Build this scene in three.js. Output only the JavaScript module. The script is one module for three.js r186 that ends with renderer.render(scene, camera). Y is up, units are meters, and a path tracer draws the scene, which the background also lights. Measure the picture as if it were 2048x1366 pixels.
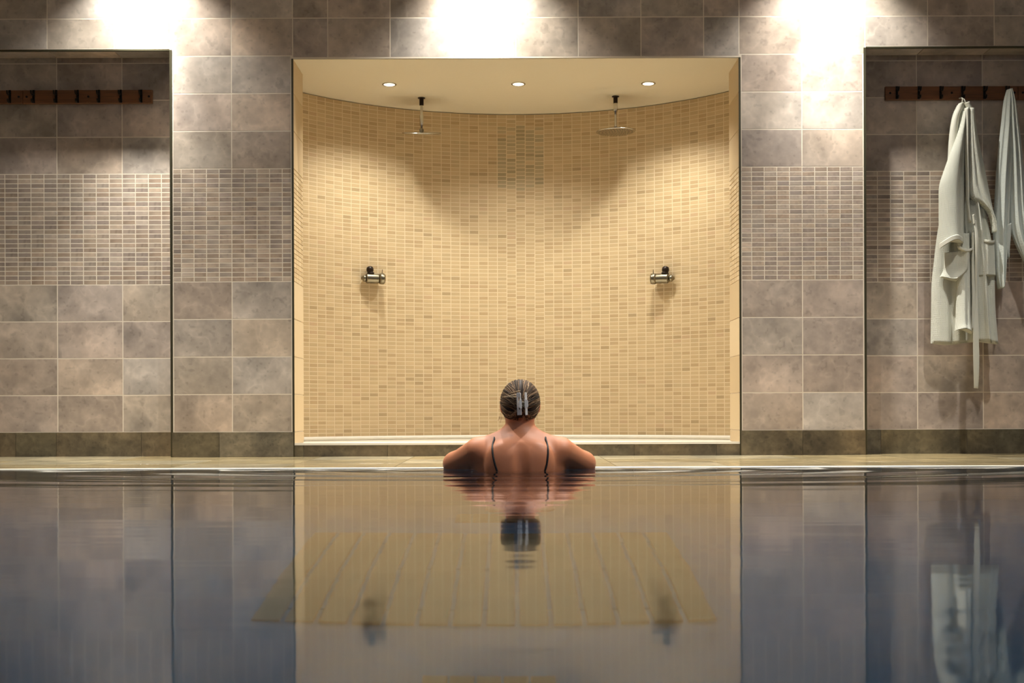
import * as THREE from 'three';
import { mergeGeometries, mergeVertices } from 'three/addons/utils/BufferGeometryUtils.js';
import { MarchingCubes } from 'three/addons/objects/MarchingCubes.js';
import { RectAreaLightUniformsLib } from 'three/addons/lights/RectAreaLightUniformsLib.js';

// ------------------------------------------------------------------ camera, exposure, large lights
const FOCAL = 2444, EYE = 0.227, HORIZON = 832, ROLL = 0.0035;   // pixels of the 2048 x 1366 frame; eye height over the water
const scene = new THREE.Scene();
scene.background = new THREE.Color(0x000000);
const camera = new THREE.PerspectiveCamera(2 * Math.atan(683 / FOCAL) * 180 / Math.PI, 2048 / 1366, 0.05, 60);
camera.position.set(0, EYE, 0);
camera.rotation.z = -ROLL;
camera.setViewOffset(2048, 1366, 0, 683 - HORIZON, 2048, 1366);
const renderer = new THREE.WebGLRenderer({ antialias: true });
renderer.toneMapping = THREE.LinearToneMapping;
renderer.toneMappingExposure = 1.0;
renderer.shadowMap.enabled = true;
renderer.shadowMap.type = THREE.PCFSoftShadowMap;
RectAreaLightUniformsLib.init();
const SPOT_CD = 14.5, CORE_CD = 30, DECK_CD = 14.5, SHOWER_CD = 4.7, POOL_CD = 14, PANEL_NITS = 2.0;
const WARM = new THREE.Color(1.0, 0.965, 0.88), SHOWER_WARM = new THREE.Color(1.0, 0.985, 0.91), COOL = new THREE.Color(0.9, 0.9, 1.04);

// ------------------------------------------------------------------ helpers
let seed = 7;
function rnd() { seed = (seed + 0x6d2b79f5) | 0; let t = Math.imul(seed ^ (seed >>> 15), 1 | seed); t = (t + Math.imul(t ^ (t >>> 7), 61 | t)) ^ t; return ((t ^ (t >>> 14)) >>> 0) / 4294967296; }
const span = (a, b) => a + (b - a) * rnd();
const lerp = (a, b, t) => a + (b - a) * t;
const clamp = (x, a = 0, b = 1) => Math.min(b, Math.max(a, x));
const sstep = (a, b, x) => { const t = clamp((x - a) / (b - a)); return t * t * (3 - 2 * t); };
// a point of the place, from where the photograph shows it and how far away it stands
function at(px, py, depth) {
  const x = px - ROLL * (py - HORIZON), y = py + ROLL * (px - 1024);
  return new THREE.Vector3((x - 1024) * depth / FOCAL, EYE + (HORIZON - y) * depth / FOCAL, -depth);
}
const taken = {};
function numbered(name) { const n = taken[name] = (taken[name] ?? -1) + 1; return n ? name + '_' + String(n).padStart(3, '0') : name; }
function shade(o) { o.castShadow = true; o.receiveShadow = true; return o; }
function mesh(name, geometry, material, parent = scene) {
  const m = shade(new THREE.Mesh(Array.isArray(geometry) ? join(geometry) : geometry, material));
  m.name = parent === scene ? numbered(name) : name;
  parent.add(m);
  return m;
}
function join(list) {
  const all = list.map((g) => { const c = g.index ? g.toNonIndexed() : g; for (const k of Object.keys(c.attributes)) if (!['position', 'normal', 'uv', 'color'].includes(k)) c.deleteAttribute(k); return c; });
  return all.length > 1 ? mergeGeometries(all) : all[0];
}
function thing(name, label, category, group, kind) {
  const g = new THREE.Group(); g.name = numbered(name); scene.add(g);
  return tag(g, label, category, group, kind);
}
function tag(o, label, category, group, kind) {
  Object.assign(o.userData, { label, category });
  if (group) o.userData.group = group;
  if (kind) o.userData.kind = kind;
  return o;
}
const structure = (o, label, category) => tag(o, label, category, null, 'structure');
// box between two corners, uv in metres
function box(x0, x1, y0, y1, z0, z1) {
  const g = new THREE.BoxGeometry(x1 - x0, y1 - y0, z1 - z0); g.translate((x0 + x1) / 2, (y0 + y1) / 2, (z0 + z1) / 2);
  return metreUv(g);
}
function metreUv(g, du = 0, dv = 0) {
  const p = g.attributes.position, n = g.attributes.normal, uv = new Float32Array(p.count * 2);
  for (let i = 0; i < p.count; i++) {
    const ax = Math.abs(n.getX(i)), ay = Math.abs(n.getY(i)), az = Math.abs(n.getZ(i));
    const a = az >= ax && az >= ay ? [p.getX(i), p.getY(i)] : ay >= ax ? [p.getX(i), p.getZ(i)] : [p.getZ(i), p.getY(i)];
    uv[2 * i] = a[0] + du; uv[2 * i + 1] = a[1] + dv;
  }
  g.setAttribute('uv', new THREE.BufferAttribute(uv, 2));
  return g;
}
// a tile facing +z with eased edges: 18 triangles; face at z = 0, body behind it
function slab(w, h, d = 0.006, e = 0.0012, du = 0, dv = 0, drop = e) {
  const a = w / 2, b = h / 2, P = [], N = [], quad = (p, q, r, s) => {
    const u = new THREE.Vector3().subVectors(q, p), v = new THREE.Vector3().subVectors(s, p), n = u.cross(v).normalize();
    for (const k of [p, q, r, p, r, s]) { P.push(k.x, k.y, k.z); N.push(n.x, n.y, n.z); }
  };
  const V = (x, y, z) => new THREE.Vector3(x, y, z), f = [V(-a + e, -b + e, 0), V(a - e, -b + e, 0), V(a - e, b - e, 0), V(-a + e, b - e, 0)], m = [V(-a, -b, -drop), V(a, -b, -drop), V(a, b, -drop), V(-a, b, -drop)], k = [V(-a, -b, -d), V(a, -b, -d), V(a, b, -d), V(-a, b, -d)];
  quad(...f);
  for (let i = 0; i < 4; i++) { const j = (i + 1) % 4; quad(m[i], m[j], f[j], f[i]); quad(k[i], k[j], m[j], m[i]); }
  const g = new THREE.BufferGeometry();
  g.setAttribute('position', new THREE.Float32BufferAttribute(P, 3)); g.setAttribute('normal', new THREE.Float32BufferAttribute(N, 3));
  return metreUv(g, du, dv);
}
function tube(points, r, radial = 8, segments = 24, closed = false) {
  return new THREE.TubeGeometry(new THREE.CatmullRomCurve3(points, closed), segments, r, radial, closed);
}
function rod(a, b, r, r2 = r, radial = 20) {
  const d = new THREE.Vector3().subVectors(b, a), g = new THREE.CylinderGeometry(r2, r, d.length(), radial);
  g.applyQuaternion(new THREE.Quaternion().setFromUnitVectors(new THREE.Vector3(0, 1, 0), d.clone().normalize()));
  g.translate((a.x + b.x) / 2, (a.y + b.y) / 2, (a.z + b.z) / 2);
  return g;
}
const v3 = (x, y, z) => new THREE.Vector3(x, y, z);
function lathe(pts, radial = 32) { return new THREE.LatheGeometry(pts.map(([r, y]) => new THREE.Vector2(r, y)), radial); }

// ------------------------------------------------------------------ noise and textures (colour, grain and fine relief only)
function hash(x, y, s) { let h = Math.imul(x, 374761393) + Math.imul(y, 668265263) + Math.imul(s, 1274126177); h = Math.imul(h ^ (h >>> 13), 1274126177); return ((h ^ (h >>> 16)) >>> 0) / 4294967296; }
function vnoise(x, y, period, s) {
  const i = Math.floor(x), j = Math.floor(y), f = x - i, g = y - j, u = f * f * (3 - 2 * f), v = g * g * (3 - 2 * g), m = (n) => ((n % period) + period) % period;
  return lerp(lerp(hash(m(i), m(j), s), hash(m(i + 1), m(j), s), u), lerp(hash(m(i), m(j + 1), s), hash(m(i + 1), m(j + 1), s), u), v);
}
function fbm(u, v, base, oct, s) { let a = 0, w = 0.5, t = 0; for (let k = 0; k < oct; k++) { const p = base << k; a += w * vnoise(u * p, v * p, p, s + k); t += w; w *= 0.55; } return a / t; }
function texture(n, metres, fill, { srgb = true, float = false } = {}) {
  const d = float ? new Float32Array(n * n * 4) : new Uint8Array(n * n * 4);
  for (let y = 0; y < n; y++) for (let x = 0; x < n; x++) {
    const c = fill(x / n, y / n), k = 4 * (y * n + x);
    for (let i = 0; i < 3; i++) d[k + i] = float ? c[i] : clamp(c[i]) * 255;
    d[k + 3] = float ? 1 : 255;
  }
  const t = new THREE.DataTexture(d, n, n, THREE.RGBAFormat, float ? THREE.FloatType : THREE.UnsignedByteType);
  t.wrapS = t.wrapT = THREE.RepeatWrapping; t.magFilter = THREE.LinearFilter; t.minFilter = THREE.LinearFilter;
  if (srgb) t.colorSpace = THREE.SRGBColorSpace;
  t.repeat.set(1 / metres, 1 / metres); t.needsUpdate = true;
  return t;
}
function stoneFill(base, warm, amount, s) {
  return (u, v) => {
    const cloud = fbm(u, v, 6, 5, s) - 0.5, big = fbm(u, v, 3, 3, s + 20) - 0.5, vein = Math.pow(1 - Math.abs(2 * fbm(u + 0.13 * cloud, v, 10, 4, s + 40) - 1), 9), pit = sstep(0.7, 0.8, fbm(u, v, 64, 2, s + 60));
    const fine = fbm(u, v, 40, 3, s + 80) - 0.5, k = 1 + amount * (0.9 * cloud + 0.5 * big + 0.28 * fine) + 0.07 * vein * amount * 2 - 0.06 * pit * amount * 2, h = big * 0.10 * amount * 2;
    return base.map((c, i) => c * k * (1 + h * warm[i]));
  };
}
const tileMap = texture(1024, 1.4, stoneFill([0.69, 0.65, 0.612], [0.4, 0, -0.45], 0.58, 3));
const tileRough = texture(512, 0.9, (u, v) => { const k = 0.42 + 0.3 * (fbm(u, v, 8, 4, 90) - 0.5); return [k, k, k]; }, { srgb: false });
const darkMap = texture(512, 0.9, stoneFill([0.42, 0.39, 0.325], [0.5, 0.1, -0.4], 0.9, 11));
const deckMap = texture(512, 1.2, stoneFill([0.60, 0.555, 0.45], [0.4, 0, -0.5], 0.6, 17));
const woodMap = texture(512, 0.5, (u, v) => { const g = fbm(u * 1, v * 6 % 1, 4, 4, 31), f = vnoise(u * 8, v * 128, 128, 35); const k = 0.8 + 0.3 * g + 0.16 * (f - 0.5); return [0.47 * k, 0.3 * k, 0.17 * k]; });
const waffle = texture(256, 0.066, (u, v) => { const a = Math.abs(((u * 12) % 1) - 0.5) * 2, b = Math.abs(((v * 12) % 1) - 0.5) * 2, k = Math.max(a, b); return [k * k, k * k, k * k]; }, { srgb: false });
const terry = texture(256, 0.12, (u, v) => { const k = fbm(u, v, 64, 2, 51); return [k, k, k]; }, { srgb: false });
const plasterBump = texture(256, 0.6, (u, v) => { const k = fbm(u, v, 24, 3, 71); return [k, k, k]; }, { srgb: false });

const S = (o) => new THREE.MeshStandardMaterial(o), P = (o) => new THREE.MeshPhysicalMaterial(o);
const M = {
  grout: S({ color: 0xe2d6c4, roughness: 0.9 }),
  groutWarm: S({ color: 0xdcc9a6, roughness: 0.9 }),
  groutDark: S({ color: 0x6b6048, roughness: 0.9 }),
  tiles: [0xffffff, 0xf7f0eb, 0xf9f5ee, 0xf2ecea, 0xfff7ef].map((color) => S({ color, map: tileMap, roughnessMap: tileRough, roughness: 1 })),
  mosaics: [0xf6f0ea, 0xf0e6de, 0xece6e0, 0xf4eade, 0xe6dedb, 0xe9dcd0, 0xe0d8d4, 0xf8eee4].map((color) => S({ color, map: tileMap, roughnessMap: tileRough, roughness: 0.85 })),
  skirting: [0xffffff, 0xe8dccb, 0xd8d4c6].map((color) => S({ color, map: darkMap, roughness: 0.5 })),
  deck: [0xffffff, 0xf2ead8, 0xe6dfcf].map((color) => S({ color, map: deckMap, roughness: 0.17 })),
  cheeks: [0xcbb48e, 0xc4ac86, 0xd0ba96].map((color) => S({ color, roughness: 0.5 })),
  white: S({ color: 0xefe8d8, roughness: 0.35 }),
  plaster: S({ color: 0xd6cbb2, roughness: 0.85, bumpMap: plasterBump, bumpScale: 0.0006 }),
  hallCeiling: S({ color: 0xd8d5d0, roughness: 0.9 }),
  hallWall: S({ color: 0xa39c98, roughness: 0.8 }),
  edging: S({ color: 0x55513f, roughness: 0.35, metalness: 0.6 }),
  chrome: S({ color: 0xc9c7c0, roughness: 0.18, metalness: 1 }),
  dullMetal: S({ color: 0x8c8470, roughness: 0.35, metalness: 1 }),
  darkMetal: S({ color: 0x2a1f17, roughness: 0.4, metalness: 0.5 }),
  wood: S({ map: woodMap, roughness: 0.5 }),
  hook: S({ color: 0x2c2925, roughness: 0.35, metalness: 0.8 }),
  screw: S({ color: 0x1a1512, roughness: 0.5, metalness: 0.5 }),
  robe: P({ color: 0xd2d3c6, roughness: 0.95, bumpMap: waffle, bumpScale: 0.0013, sheen: 0.3, sheenColor: new THREE.Color(0xffffff), sheenRoughness: 0.8 }),
  robePlain: P({ color: 0xd6d5c7, roughness: 0.95, bumpMap: terry, bumpScale: 0.0006 }),
  towel: P({ color: 0xccd2cb, roughness: 1, bumpMap: terry, bumpScale: 0.0015, sheen: 0.4, sheenColor: new THREE.Color(0xffffff), sheenRoughness: 0.8 }),
  poolTile: S({ color: 0x627f93, roughness: 0.4 }),
  poolSlat: S({ color: 0x94744a, roughness: 0.6 }),
  water: P({ color: 0xffffff, roughness: 0.055, transmission: 1, thickness: 1.3, ior: 1.16, attenuationColor: new THREE.Color(0.5, 0.68, 0.8), attenuationDistance: 1.7 }),
  skin: P({ color: 0xc9805a, roughness: 0.5, sheen: 0.15, sheenColor: new THREE.Color(0xffd0b0) }),
  black: S({ color: 0x0b0c10, roughness: 0.6 }),
  hairBase: S({ color: 0x34231a, roughness: 0.65 }),
  hair: P({ color: 0xffffff, vertexColors: true, roughness: 0.6, specularIntensity: 0.35 }),
  clip: S({ color: 0xf4eeea, roughness: 0.25 }),
  lampGlass: S({ color: 0xffffff, emissive: 0xfff3d6, emissiveIntensity: 3, roughness: 0.5 }),
  panelGlass: S({ color: 0xffffff, emissive: 0xf0efff, emissiveIntensity: 1.0, roughness: 0.6 }),
};

// ------------------------------------------------------------------ sizes of the place (metres; water level is y = 0)
const WALL = 6.5, RECESS = 0.13, DECK = 0.014, EDGE = 5.3, CEIL = 2.8, HALF = 3.9, BACK = 4.6, FLOOR = -1.3;
const PIER_L = [-1.811, -1.16], PIER_R = [1.215, 1.884], OPEN_TOP = 2.131, RECESS_TOP = 2.18, SILL = 0.083, PLINTH = 0.147, THICK = 0.29;
const ROWS = [PLINTH, 0.347, 0.547, 0.747, 0.947], MOSAIC = [0.947, 1.547], UPPER = [1.547, 1.747, 1.947, 2.147, 2.347, 2.547, 2.747, CEIL];
const xAt = (px, depth = WALL, py = HORIZON) => at(px, py, depth).x;

// large tiles between given column and row lines, each tile its own mesh
function tileField(parent, cols, rows, z, gap = 0.0052, mats = M.tiles, name = 'tile', thick = 0.006) {
  for (let j = 0; j + 1 < rows.length; j++) for (let i = 0; i + 1 < cols.length; i++) {
    const w = cols[i + 1] - cols[i] - gap, h = rows[j + 1] - rows[j] - gap;
    if (w < 0.006 || h < 0.006) continue;
    const t = mesh(name, slab(w, h, thick, 0.0006, span(0, 9), span(0, 9), 0.00015), mats[Math.floor(rnd() * mats.length)], parent);
    t.position.set((cols[i] + cols[i + 1]) / 2, (rows[j] + rows[j + 1]) / 2, z);
  }
}
// small stick mosaic on a flat wall; the columns outside "seen" are joined
function mosaicField(parent, cols, y0, y1, z, seen) {
  const n = 24, h = (y1 - y0) / n, variants = {}, rest = [];
  for (let i = 0; i + 1 < cols.length; i++) {
    const w = cols[i + 1] - cols[i] - 0.0046, cx = (cols[i] + cols[i + 1]) / 2;
    if (w < 0.006) continue;
    const key = w.toFixed(3);
    variants[key] ??= Array.from({ length: 5 }, () => slab(w, h - 0.0044, 0.005, 0.0005, span(0, 9), span(0, 9), 0.00015));
    for (let j = 0; j < n; j++) {
      const g = variants[key][Math.floor(rnd() * 5)], x = cx, y = y0 + (j + 0.5) * h, zz = z;
      if (cx > seen[0] && cx < seen[1]) { const t = mesh('mosaic_tile', g, M.mosaics[Math.floor(rnd() * M.mosaics.length)], parent); t.position.set(x, y, zz); }
      else rest.push(g.clone().translate(x, y, zz));
    }
  }
  if (rest.length) mesh('mosaic_tile_remainder', rest, M.mosaics[1], parent).userData.kind = 'stuff';
}
// lines of mosaic columns every "pitch" running both ways from a given line
function mosaicCols(x0, x1, through, pitch) {
  const a = [x0];
  for (let x = through - Math.floor((through - x0) / pitch) * pitch; x < x1 - 0.004; x += pitch) if (x - x0 > 0.004) a.push(x);
  a.push(x1);
  return a;
}

// ------------------------------------------------------------------ room shell
{
  const c = mesh('ceiling', box(-HALF - 0.2, HALF + 0.2, CEIL, CEIL + 0.2, -WALL - 1.6, BACK + 0.2), M.hallCeiling);
  structure(c, 'plain pale ceiling over the pool hall', 'ceiling');
  structure(mesh('wall_left', box(-HALF - 0.2, -HALF, -1.6, CEIL, -WALL - 0.35, BACK + 0.2), M.hallWall), 'plain grey side wall of the pool hall', 'wall');
  structure(mesh('wall_right', box(HALF, HALF + 0.2, -1.6, CEIL, -WALL - 0.35, BACK + 0.2), M.hallWall), 'plain grey side wall of the pool hall by the robe', 'wall');
  structure(mesh('wall_far_end', box(-HALF, HALF, -1.6, CEIL, BACK, BACK + 0.2), M.hallWall), 'plain grey end wall of the pool hall', 'wall');
}

// left pier, right pier and header of the tiled wall
const FACE = -WALL, GROUT = -WALL - 0.0002;
function wallPart(name, label) { return structure(thing(name), label, 'wall'); }
const leftCols = [PIER_L[0] + 0.012, xAt(463.7, WALL, 450), PIER_L[1] - 0.01], rightCols = [PIER_R[0] + 0.01, xAt(1604.5, WALL, 450), PIER_R[1] - 0.012];
{
  const pier = (name, label, edge, cols, through) => {
    const w = wallPart(name, label);
    mesh('grout', box(edge[0], edge[1], DECK, CEIL, -WALL - THICK, GROUT), M.grout, w);
    tileField(w, cols, ROWS, FACE); tileField(w, cols, UPPER.slice(0, 4), FACE); tileField(w, [edge[0], cols[1], edge[1]], UPPER.slice(3), FACE);
    mosaicField(w, mosaicCols(cols[0], cols[2], through, 0.0672), ...MOSAIC, FACE, [-9, 9]);
    return w;
  };
  const wl = pier('wall_left_pier', 'taupe tiled pier beside the empty coat rail, with mosaic band and dark skirting', PIER_L, leftCols, leftCols[1]);
  tileField(wl, [PIER_L[0] + 0.004, xAt(439), PIER_L[1] - 0.002], [DECK, PLINTH], FACE + 0.006, 0.002, M.skirting, 'skirting_tile', 0.012);
  const wr = pier('wall_right_pier', 'taupe tiled pier between the shower and the hanging robe, brightly lit at the top', PIER_R, rightCols, rightCols[1]);
  tileField(wr, [PIER_R[0] + 0.002, xAt(1605), PIER_R[1] - 0.004], [DECK, PLINTH], FACE + 0.006, 0.002, M.skirting, 'skirting_tile', 0.012);

  const header = wallPart('wall_back', 'taupe tiled wall above the shower opening and the coat rail recesses');
  const hl = [-HALF], hr = [PIER_R[1]];
  for (let x = xAt(97) - 0.357 * 3; x < xAt(97) - 0.1; x += 0.357) hl.push(x);
  hl.push(xAt(97), xAt(231), PIER_L[0]);
  hr.push(xAt(1858), xAt(1991)); for (let x = xAt(1991) + 0.357; x < HALF - 0.05; x += 0.357) hr.push(x); hr.push(HALF);
  const hc = [PIER_L[1], ...[658, 783, 908.5, 1034, 1159, 1284.5, 1410].map((p) => xAt(p)), PIER_R[0]];
  mesh('grout', [box(-HALF, PIER_L[0], RECESS_TOP, CEIL, -WALL - THICK, GROUT), box(PIER_R[1], HALF, RECESS_TOP, CEIL, -WALL - THICK, GROUT), box(PIER_L[1], PIER_R[0], OPEN_TOP, CEIL, -WALL - THICK, GROUT)], M.grout, header);
  tileField(header, hl, [RECESS_TOP + 0.006, 2.347, 2.547, 2.747, CEIL], FACE);
  tileField(header, hr, [RECESS_TOP + 0.006, 2.347, 2.547, 2.747, CEIL], FACE);
  tileField(header, hc, [OPEN_TOP + 0.006, 2.347, 2.547, 2.747, CEIL], FACE);
}
// recesses with the coat rails
{
  const zr = -WALL - RECESS, depth = WALL + RECESS;
  const recess = (name, label, x0, x1, cols, through, pitch, seen, skirts) => {
    const w = wallPart(name, label);
    mesh('grout', box(x0, x1, DECK, RECESS_TOP, zr - 0.14, zr - 0.0002), M.grout, w);
    tileField(w, cols, ROWS, zr); tileField(w, cols, [1.547, 1.747, 1.947, 2.147, RECESS_TOP], zr);
    mosaicField(w, mosaicCols(x0, x1, through, pitch), ...MOSAIC, zr, seen);
    tileField(w, skirts, [DECK, PLINTH], zr + 0.006, 0.002, M.skirting, 'skirting_tile', 0.012);
  };
  const a = xAt(245, depth, 480), b = xAt(114.5, depth, 480), s = a - b, lc = [-HALF, b - 3 * s, b - 2 * s, b - s, b, a, PIER_L[0]];
  recess('wall_left_recess', 'shallow tiled recess behind the empty wooden coat rail', -HALF, PIER_L[0], lc, a, s / 5, [-2.80, 0], [-HALF, xAt(-140, depth), xAt(32, depth), xAt(113, depth), xAt(283, depth), PIER_L[0]]);
  const c = xAt(1834, depth, 480), d = xAt(1965.5, depth, 480), e = d - c, rc = [PIER_R[1], c, d, d + e, d + 2 * e, d + 3 * e, HALF];
  recess('wall_right_recess', 'shallow tiled recess behind the hanging robe and towel', PIER_R[1], HALF, rc, c, e / 5, [0, 2.80], [PIER_R[1], xAt(1761, depth), xAt(1933, depth), xAt(2105, depth), HALF]);
  for (const [x0, x1, cs] of [[-HALF, PIER_L[0], lc], [PIER_R[1], HALF, rc]]) {
    const sof = wallPart('ceiling_recess', x0 < 0 ? 'tiled underside of the lintel above the empty coat rail' : 'tiled underside of the lintel above the robe and towel');
    for (let i = 0; i + 1 < cs.length; i++) { const t = mesh('tile', slab(cs[i + 1] - cs[i] - 0.004, RECESS - 0.016, 0.004, 0.0006, span(0, 9), span(0, 9)), M.tiles[i % 5], sof); t.rotation.x = Math.PI / 2; t.position.set((cs[i] + cs[i + 1]) / 2, RECESS_TOP - 0.004, -WALL - 0.012 - (RECESS - 0.012) / 2); }
  }
  // dark metal edging strips at the corners of piers and recesses
  let n = 0;
  const strip = (geo, label) => structure(mesh('trim_' + ++n, geo, M.edging), label, 'trim');
  strip(box(PIER_L[0] - 0.004, PIER_L[0] + 0.008, DECK, RECESS_TOP, -WALL - 0.012, FACE + 0.002), 'dark metal edging strip up the pier beside the empty coat rail');
  strip(box(PIER_L[1] - 0.007, PIER_L[1] + 0.003, DECK, OPEN_TOP, -WALL - 0.010, FACE + 0.002), 'dark metal edging strip at the shower opening, on the side of the empty coat rail');
  strip(box(PIER_R[0] - 0.003, PIER_R[0] + 0.007, DECK, OPEN_TOP, -WALL - 0.010, FACE + 0.002), 'dark metal edging strip at the shower opening, on the side of the robe');
  strip(box(PIER_R[1] - 0.008, PIER_R[1] + 0.004, DECK, RECESS_TOP, -WALL - 0.012, FACE + 0.002), 'dark metal edging strip up the pier beside the robe');
  strip(box(-HALF, PIER_L[0] - 0.004, RECESS_TOP - 0.004, RECESS_TOP + 0.005, -WALL - 0.012, FACE + 0.002), 'dark metal edging strip along the top of the empty coat rail recess');
  strip(box(PIER_R[1] + 0.004, HALF, RECESS_TOP - 0.004, RECESS_TOP + 0.005, -WALL - 0.012, FACE + 0.002), 'dark metal edging strip along the top of the robe recess');
  // pale threshold at the front of the shower floor
  strip(box(PIER_L[1] + 0.003, PIER_R[0] - 0.003, SILL - 0.008, SILL + 0.004, -WALL - 0.03, FACE - 0.001), 'pale threshold strip along the front edge of the shower floor').material = M.white;
}

// ------------------------------------------------------------------ curved shower
const ARC = { x: 0.03, z: -6.001, r: 1.724, a: 1.115 };
const onArc = (th, r = ARC.r) => v3(ARC.x + r * Math.sin(th), 0, ARC.z - r * Math.cos(th));
{
  const w = wallPart('wall_shower', 'curved shower wall of small beige mosaic tiles');
  // grout bed: a curved sheet with thickness
  const bed = [], N = 96, y0 = SILL, y1 = OPEN_TOP;
  const pos = [], idx = [];
  for (let i = 0; i <= N; i++) {
    const th = lerp(-ARC.a - 0.02, ARC.a + 0.02, i / N), p = onArc(th, ARC.r + 0.0007), q = onArc(th, ARC.r + 0.12);
    pos.push(p.x, y0, p.z, p.x, y1, p.z, q.x, y0, q.z, q.x, y1, q.z);
    if (i) { const k = (i - 1) * 4; for (const [a, b] of [[0, 1], [1, 3], [3, 2], [2, 0]]) idx.push(k + a, k + 4 + a, k + 4 + b, k + a, k + 4 + b, k + b); }
  }
  idx.push(0, 1, 3, 0, 3, 2); { const k = N * 4; idx.push(k, k + 3, k + 1, k, k + 2, k + 3); }
  let g = new THREE.BufferGeometry(); g.setAttribute('position', new THREE.Float32BufferAttribute(pos, 3)); g.setIndex(idx); g = g.toNonIndexed(); g.computeVertexNormals();
  mesh('grout', metreUv(g), M.groutWarm, w);
  // mosaic
  const pitch = 0.0592, rows = 83, rh = (OPEN_TOP - 0.104) / rows, cols = Math.floor(2 * ARC.a * ARC.r / pitch), tile = slab(pitch - 0.0052, rh - 0.0046, 0.005, 0.0005);
  const tones = [[0.79, 0.69, 0.53], [0.775, 0.675, 0.515], [0.76, 0.665, 0.51], [0.80, 0.70, 0.54], [0.74, 0.635, 0.48], [0.78, 0.68, 0.52], [0.70, 0.605, 0.455], [0.77, 0.655, 0.51]].map((c) => new THREE.Color().setRGB(...c, THREE.SRGBColorSpace));
  const grey = [[0.71, 0.64, 0.50], [0.69, 0.625, 0.49], [0.73, 0.655, 0.515], [0.66, 0.595, 0.46]].map((c) => new THREE.Color().setRGB(...c, THREE.SRGBColorSpace));
  const mats = [...tones, ...grey].map((color) => S({ color, roughness: 0.45 })), white = S({ color: 0xffffff, roughness: 0.45 });
  const list = [];
  for (let i = 0; i < cols; i++) {
    const th = (i + 0.5 - cols / 2) * pitch / ARC.r, p = onArc(th), mid = Math.abs(p.x - 0.06) < 0.15 && p.z < -7;
    const slip = mid ? span(-0.4, 0.4) * rh : span(-0.03, 0.03) * rh;
    for (let j = 0; j < rows; j++) {
      const y = 0.104 + (j + 0.5) * rh + (j && j < rows - 1 ? slip : 0), stained = mid && y > 1.66 && y < 2.06 && rnd() < 0.85;
      const tone = stained ? 8 + Math.floor(rnd() * 4) : rnd() < 0.8 ? Math.floor(rnd() * 6) : Math.floor(rnd() * 8);
      list.push({ p: v3(p.x, y, p.z), th, tone, key: Math.abs(p.x) + Math.abs(y - 1.5) * 0.6 });
    }
  }
  list.sort((a, b) => a.key - b.key);
  const put = new THREE.Matrix4(), inst = new THREE.InstancedMesh(tile, white, list.length - 300);
  const all = [...tones, ...grey];
  list.forEach((t, k) => {
    if (k < 300) { const m = mesh('mosaic_tile', tile, mats[t.tone], w); m.position.copy(t.p); m.rotation.y = -t.th; return; }
    put.makeRotationY(-t.th).setPosition(t.p); inst.setMatrixAt(k - 300, put); inst.setColorAt(k - 300, all[t.tone]);
  });
  inst.name = 'mosaic_tile_remainder'; inst.userData.kind = 'stuff'; shade(inst); w.add(inst);
  // pale cove at the foot of the curved wall
  const cove = new THREE.TubeGeometry(new THREE.CatmullRomCurve3(Array.from({ length: 40 }, (_, i) => onArc(lerp(-ARC.a, ARC.a, i / 39), ARC.r - 0.004).setY(SILL + 0.012))), 80, 0.013, 8);
  mesh('cove', cove, M.white, w);
  // side cheeks of the opening, tiled like the piers; return walls behind the piers
  const cheeks = wallPart('wall_shower_reveal', 'tiled side cheeks just inside the shower opening');
  for (const s of [-1, 1]) {
    const x = s < 0 ? PIER_L[1] : PIER_R[0], rows2 = [SILL, 0.147, 0.347, 0.547, 0.747, 0.947], up = [1.547, 1.747, 1.947, OPEN_TOP];
    for (const r of [rows2, up]) for (let j = 0; j + 1 < r.length; j++) {
      const t = mesh('tile', slab(THICK - 0.006, r[j + 1] - r[j] - 0.0045, 0.006, 0.0014, span(0, 9), span(0, 9)), M.cheeks[Math.floor(rnd() * 3)], cheeks);
      t.position.set(x - s * 0.004, (r[j] + r[j + 1]) / 2, -WALL - THICK / 2); t.rotation.y = -s * Math.PI / 2;
    }
    for (let k = 0; k < 4; k++) for (let j = 0; j < 24; j++) {
      const t = mesh('mosaic_tile', slab(0.067, 0.0208, 0.005, 0.0012, span(0, 9), span(0, 9)), M.cheeks[Math.floor(rnd() * 3)], cheeks);
      t.position.set(x - s * 0.004, 0.947 + (j + 0.5) * 0.025, -WALL - 0.038 - k * 0.0712); t.rotation.y = -s * Math.PI / 2;
    }
  }
  // shower floor with its raised front, and the soffit
  const fl = structure(thing('floor_shower'), 'pale raised shower floor with a dark tiled riser', 'floor');
  mesh('floor_slab', [box(PIER_L[1], PIER_R[0], 0, SILL - 0.006, -WALL - THICK, -WALL - 0.012), box(-1.6, 1.66, 0, SILL, -7.85, -WALL - THICK + 0.002), box(PIER_L[1], PIER_R[0], SILL - 0.006, SILL, -WALL - THICK, -WALL - 0.03)], M.white, fl);
  tileField(fl, [PIER_L[1], ...[607, 775, 1268, 1433].map((p) => xAt(p)), PIER_R[0]], [DECK, SILL - 0.008], -WALL - 0.002, 0.002, M.skirting, 'skirting_tile', 0.012);
  const cs = mesh('ceiling_shower', box(-1.75, 1.81, OPEN_TOP + 0.004, OPEN_TOP + 0.1, -7.9, -WALL - THICK), M.plaster);
  structure(cs, 'cream plaster ceiling inside the curved shower', 'ceiling');
  structure(mesh('ceiling_lintel', box(PIER_L[1], PIER_R[0], OPEN_TOP - 0.003, OPEN_TOP + 0.004, -WALL - THICK, FACE - 0.003), M.plaster), 'cream underside of the lintel over the shower opening', 'ceiling');
}

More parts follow.
